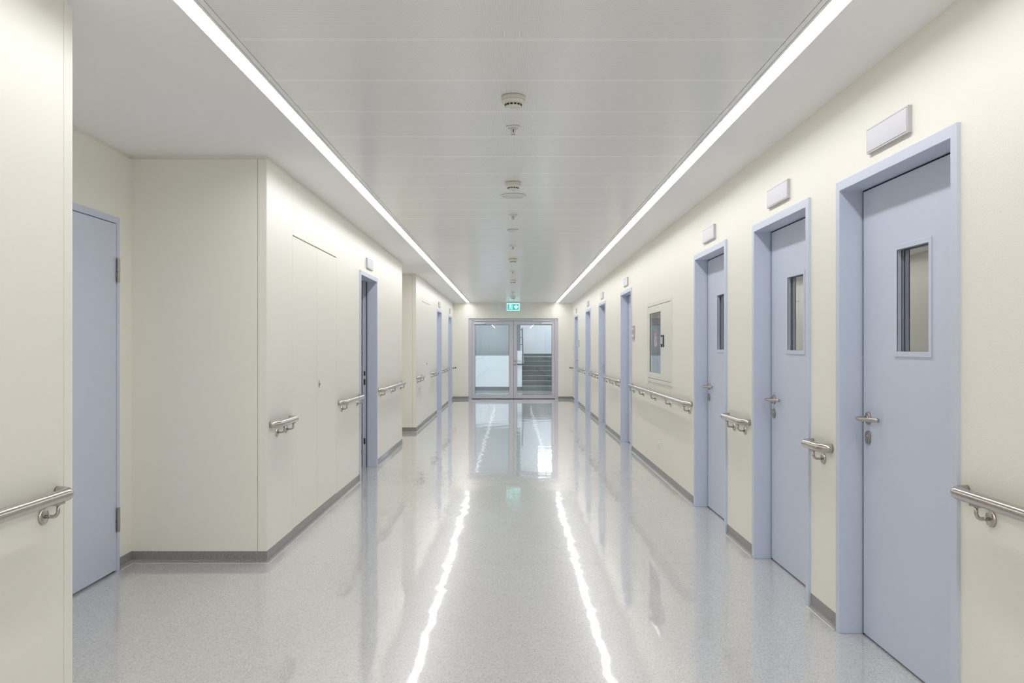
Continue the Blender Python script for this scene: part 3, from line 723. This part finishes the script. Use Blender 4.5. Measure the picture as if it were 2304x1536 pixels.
# ------------------------------------------------------------------ exit sign
ye = 21.50; xe = 0.012; ze = CAM_H + 90.5 * ye / FPX
root = thing('exit_sign', 'lit green emergency exit sign with running figure and arrow', 'exit sign', (xe, ye, ze))
ztop = zc(ye) - ze
mb = MB(); mb.box(-0.170, 0.170, -0.022, 0.022, 0.098, 0.118); mb.box(-0.12, -0.10, -0.008, 0.008, 0.118, ztop); mb.box(0.10, 0.12, -0.008, 0.008, 0.118, ztop); mb.build('mounting_rail', M['alu'], root)
mb = MB(); mb.box(-0.165, 0.165, -0.014, 0.014, -0.092, 0.098); mb.build('lit_edge', M['exit_rim'], root)
mb = MB(); mb.box(-0.145, 0.145, -0.0155, -0.0135, -0.074, 0.076); mb.box(-0.145, 0.145, 0.0135, 0.0155, -0.074, 0.076); gp = mb.build('green_face', M['exit_green'], root)
em = lambda u, v, d: (u, -d, v)
man = [circ(-0.070, 0.045, 0.012), [(-0.095, 0.022), (-0.088, 0.032), (-0.062, 0.030), (-0.052, 0.004), (-0.040, 0.000), (-0.038, 0.008), (-0.048, 0.014), (-0.058, 0.026),
       (-0.060, -0.008), (-0.046, -0.028), (-0.050, -0.058), (-0.062, -0.058), (-0.058, -0.032), (-0.076, -0.014), (-0.090, -0.050), (-0.108, -0.058), (-0.108, -0.048), (-0.096, -0.040), (-0.082, 0.000), (-0.080, 0.020), (-0.092, 0.010), (-0.104, 0.000), (-0.110, 0.006)]]
door_ = [[(-0.118, 0.062), (-0.022, 0.062), (-0.022, -0.062), (-0.032, -0.062), (-0.032, 0.052), (-0.118, 0.052)]]
arrow = [[(0.062, 0.055), (0.088, 0.055), (0.088, 0.010), (0.128, 0.030), (0.128, 0.004), (0.075, -0.058), (0.022, 0.004), (0.022, 0.030), (0.062, 0.010)]]
picto(man, em, 0.0155, 0.0165, 'running_figure', M['exit_white'], gp); picto(door_, em, 0.0155, 0.0163, 'doorway_symbol', M['exit_white'], gp); picto(arrow, em, 0.0155, 0.0165, 'arrow_symbol', M['exit_white'], gp)

# ------------------------------------------------------------------ glazed double door at the end
yd = Y_END + 0.045
root = thing('door_12', 'grey metal double door glazed to the stair hall', 'door', ((DX0 + DX1) / 2, yd, 0), 0, None, 'structure')
ox = (DX0 + DX1) / 2
XZ = lambda u, v, d: (u - ox, d, max(v, 0.0))
LX, SX, RX = -1.060, 0.0237, 1.099; zt = 2.055
mb = MB(); mb.slab((DX0 + .001, DX1 - .001), (0.0, DZ - .001), -0.012, 0.06, [(LX - .003, RX + .003, -0.5, zt)], XZ); mb.build('door_frame', M['alu'], root, bevel=0.0015)
mb = MB(); mb.slab((LX - .002, RX + .002), (0.0, zt - .001), 0.012, 0.05, [(LX + .02, RX - .02, -0.5, zt - .02)], XZ); mb.build('rubber_seal', M['black'], root)
for x0, x1, g0, g1, nm in ((LX, SX - 0.003, -0.978, -0.092, 'left'), (SX + 0.003, RX, 0.1135, 1.019, 'right')):
    mb = MB(); mb.slab((x0, x1), (0.014, zt - 0.004), 0.0, 0.05, [(g0, g1, 0.112, 1.935)], XZ); lf = mb.build('door_leaf', M['alu'], root, bevel=0.002)
    mb = MB(); mb.slab((g0 - .001, g1 + .001), (0.111, 1.936), 0.006, 0.020, [(g0 + 0.006, g1 - 0.006, 0.118, 1.929)], XZ); mb.build('gasket', M['black'], lf)
    mb = MB(); mb.face([XZ(g0, 0.112, 0.013), XZ(g1, 0.112, 0.013), XZ(g1, 1.935, 0.013), XZ(g0, 1.935, 0.013)]); mb.build('glass_pane', M['pane_hall'], lf)
mb = MB(); mb.box(SX - 0.02 - ox, SX + 0.02 - ox, 0.018, 0.062, 0.014, zt - 0.004); mb.box(LX - ox, RX - ox, 0.010, 0.045, 0.001, 0.020); mb.build('gap_light_seal', M['black'], root)  # black strips added behind the leaf gaps to stop hall light
for x0, x1, a0, a1 in ((-1.012, -0.720, -1.000, -0.340), (0.750, 1.032, 0.520, 1.000)):
    mb = MB(); mb.box(x0 - ox, x1 - ox, -0.052, 0.0, 1.948, 2.000); cl = mb.build('door_closer', M['alu_bright'], root, bevel=0.003)
    mb = MB(); mb.box(a0 - ox, a1 - ox, -0.036, -0.013, 2.034, 2.056); mb.build('closer_rail', M['alu_bright'], root, bevel=0.002)
mb = MB(); mb.box(-0.340 - ox, 0.520 - ox, -0.026, -0.012, 2.036, 2.052); mb.build('closer_link_rail', M['alu'], root)
mb = MB(); mb.lathe([(0.026, 0.0), (0.026, -0.009), (0.0, -0.009)], 'y', (0.060 - ox, 0.0, 0.995), 24); rs = mb.build('handle_rosette', M['steel_dark'], root)
mb = MB(); mb.tube(fillet([(0.060 - ox, -0.008, 0.995), (0.060 - ox, -0.055, 0.995), (0.212 - ox, -0.055, 0.995)], 0.018, 6), 0.0095, 14); mb.build('lever', M['steel_dark'], rs)
mb = MB(); mb.lathe([(0.022, 0.0), (0.022, -0.009), (0.0, -0.009)], 'y', (0.062 - ox, 0.0, 0.900), 24); mb.build('lock_escutcheon', M['steel_dark'], root)

# ------------------------------------------------------------------ stair hall behind the glass
HX0, HX1, HY0, HY1, HZ = -2.6, 3.4, Y_END + 0.20, 29.5, 4.4
mb = MB(); mb.box(HX0 - .1, HX0, HY0, HY1, 0, HZ); struct(mb.build('wall_hall_left', M['hall_white']), 'white left wall of the stair hall', 'wall')
mb = MB(); mb.box(HX1, HX1 + .1, HY0, HY1, 0, HZ); struct(mb.build('wall_hall_right', M['hall_white']), 'white right wall of the stair hall', 'wall')
WX0, WX1, WZ0, WZ1 = 0.86, 1.50, 2.24, 3.10
mb = MB(); mb.slab((HX0 - .1, HX1 + .1), (0, HZ), HY1, HY1 + .2, [(WX0, WX1, WZ0, WZ1)], lambda u, v, d: (u, d, v)); struct(mb.build('wall_hall_back', M['hall_white']), 'white wall above the stair landing', 'wall')
mb = MB(); mb.box(HX0 - .1, HX1 + .1, HY0, HY1 + .2, HZ, HZ + .1); struct(mb.build('ceiling_hall', M['hall_white']), 'white ceiling of the stair hall', 'ceiling')
mb = MB(); mb.box(HX0, HX1, HY0 - .02, HY0 + .05, 2.7, HZ); struct(mb.build('wall_hall_front', M['hall_white']), 'white wall over the glazed door on the hall side', 'wall')
win = MB(); win.slab((WX0, WX1), (WZ0, WZ1), HY1 + .06, HY1 + .12, [(WX0 + .04, (WX0 + WX1) / 2 - .02, WZ0 + .04, WZ1 - .04), ((WX0 + WX1) / 2 + .02, WX1 - .04, WZ0 + .04, WZ1 - .04)], lambda u, v, d: (u, d, v))
wn = win.build('window_1', M['alu']); struct(wn, 'small bright window high above the landing', 'window')
mb = MB(); mb.box(WX0, WX1, HY1 + .10, HY1 + .11, WZ0, WZ1); mb.build('window_pane', M['daylight'], wn)
# low white parapet and newel block
mb = MB(); mb.box(HX0, 0.02, 26.5, 26.62, 0, 1.088); o = mb.build('wall_parapet', M['hall_white']); struct(o, 'low white parapet wall in the stair hall', 'parapet')
mb = MB(); mb.box(HX0, 0.02, 26.488, 26.4999, 0, 0.112); mb.build('parapet_skirting', M['hall_dark'], o)
mb = MB(); mb.box(0.02, 0.292, 26.5, 26.75, 0, 1.24); o = mb.build('wall_newel', M['hall_white']); struct(o, 'white block at the foot of the stairs', 'parapet')
mb = MB(); mb.box(0.021, 0.296, 26.488, 26.4999, 0, 0.112); mb.build('newel_skirting', M['hall_dark'], o)
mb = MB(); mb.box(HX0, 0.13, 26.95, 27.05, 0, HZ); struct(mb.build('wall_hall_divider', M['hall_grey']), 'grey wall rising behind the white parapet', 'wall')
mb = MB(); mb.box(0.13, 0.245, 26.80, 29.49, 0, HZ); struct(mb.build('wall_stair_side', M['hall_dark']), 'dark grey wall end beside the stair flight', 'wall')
# stairs
root = thing('staircase', 'dark grey stair flight with light nosings behind the right glass', 'stairs', (1.3, 26.2, 0))
rise, tread = 0.150, 0.300
for k in range(7):
    y0 = 26.2 + tread * k; z1 = rise * (k + 1)
    yb = 29.48 if k == 6 else y0 + tread + 0.02
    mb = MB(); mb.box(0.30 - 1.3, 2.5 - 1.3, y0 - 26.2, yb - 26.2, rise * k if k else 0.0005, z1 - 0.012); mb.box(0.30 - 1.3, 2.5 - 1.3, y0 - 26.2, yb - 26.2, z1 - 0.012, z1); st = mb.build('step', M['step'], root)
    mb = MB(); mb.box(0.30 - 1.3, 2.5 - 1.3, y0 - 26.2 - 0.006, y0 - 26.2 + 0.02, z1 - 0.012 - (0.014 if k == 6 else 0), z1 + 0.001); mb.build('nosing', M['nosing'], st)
mb = MB(); mb.box(0.30 - 1.3, 2.5 - 1.3, 3.26, 3.28, 1.05, 1.125); mb.build('landing_skirting', M['step'], root)
# stair handrail
root = thing('stair_handrail', 'dark sloping handrail on the left side of the stairs', 'handrail', (0.33, 26.1, 0))
mb = MB(); mb.tube([(0.010, -0.1, 0.83), (0.0, 0.02, 0.85), (-0.012, 2.2, 1.98)], 0.022, 12); mb.build('rail_tube', M['rail_dark'], root)
for y, z in ((0.75, 1.23), (1.15, 1.435), (1.60, 1.67), (2.12, 1.94)):
    mb = MB(); mb.tube([(-0.004, y, z), (-0.086, y, z)], 0.010, 8); mb.build('bracket', M['rail_dark'], root)
mb = MB(); mb.box(-0.30, 0.02, 0.34, 0.39, 0.80, 0.835); mb.build('end_bar', M['rail_dark'], root)
# fill lamps added out of view to light the stair hall
root = thing('hall_fill_lamp', 'added flat square fill lamp above the stairs, out of view', 'ceiling light', (1.6, 26.6, HZ - 0.001))
mb = MB(); mb.box(-0.8, 0.8, -0.8, 0.8, -0.05, 0.0); mb.build('fill_lamp_housing', M['white'], root)
mb = MB(); mb.box(-0.76, 0.76, -0.76, 0.76, -0.056, -0.0501); mb.build('fill_lamp_diffuser', M['hall_fill'], root)
root = thing('foyer_fill_lamp', 'added flat square fill lamp before the parapet, out of view', 'ceiling light', (-1.0, 24.6, HZ - 0.001))  # second added lamp, brightens the hall in front of the parapet
mb = MB(); mb.box(-0.6, 0.6, -0.6, 0.6, -0.05, 0.0); mb.build('fill_lamp_housing', M['white'], root)
mb = MB(); mb.box(-0.56, 0.56, -0.56, 0.56, -0.056, -0.0501); mb.build('fill_lamp_diffuser', M['hall_fill'], root)

# ------------------------------------------------------------------ camera, world, view
cam = bpy.data.cameras.new('camera'); co = bpy.data.objects.new('camera', cam); COL.objects.link(co)
co.location = (0, 0, CAM_H); co.rotation_euler = (PI / 2, 0, 0)
cam.sensor_fit = 'HORIZONTAL'; cam.sensor_width = 36.0; cam.lens = FPX * 36.0 / 2304.0
cam.shift_x = -1.5 / 2304.0; cam.shift_y = 13.0 / 2304.0
cam.clip_start = 0.05; cam.clip_end = 200
SC.camera = co
wd = bpy.data.worlds.new('world'); SC.world = wd; wd.use_nodes = True
wd.node_tree.nodes['Background'].inputs[0].default_value = (0.8, 0.9, 1.0, 1); wd.node_tree.nodes['Background'].inputs[1].default_value = 0.3
vs = SC.view_settings; vs.view_transform = 'Standard'; vs.look = 'None'; vs.exposure = 0.0; vs.gamma = 1.0; vs.use_curve_mapping = False
cy_ = SC.cycles
cy_.max_bounces = 14; cy_.diffuse_bounces = 8; cy_.glossy_bounces = 6; cy_.transparent_max_bounces = 12; cy_.transmission_bounces = 6
cy_.use_denoising = True
cy_.caustics_reflective = False; cy_.sample_clamp_indirect = 6.0
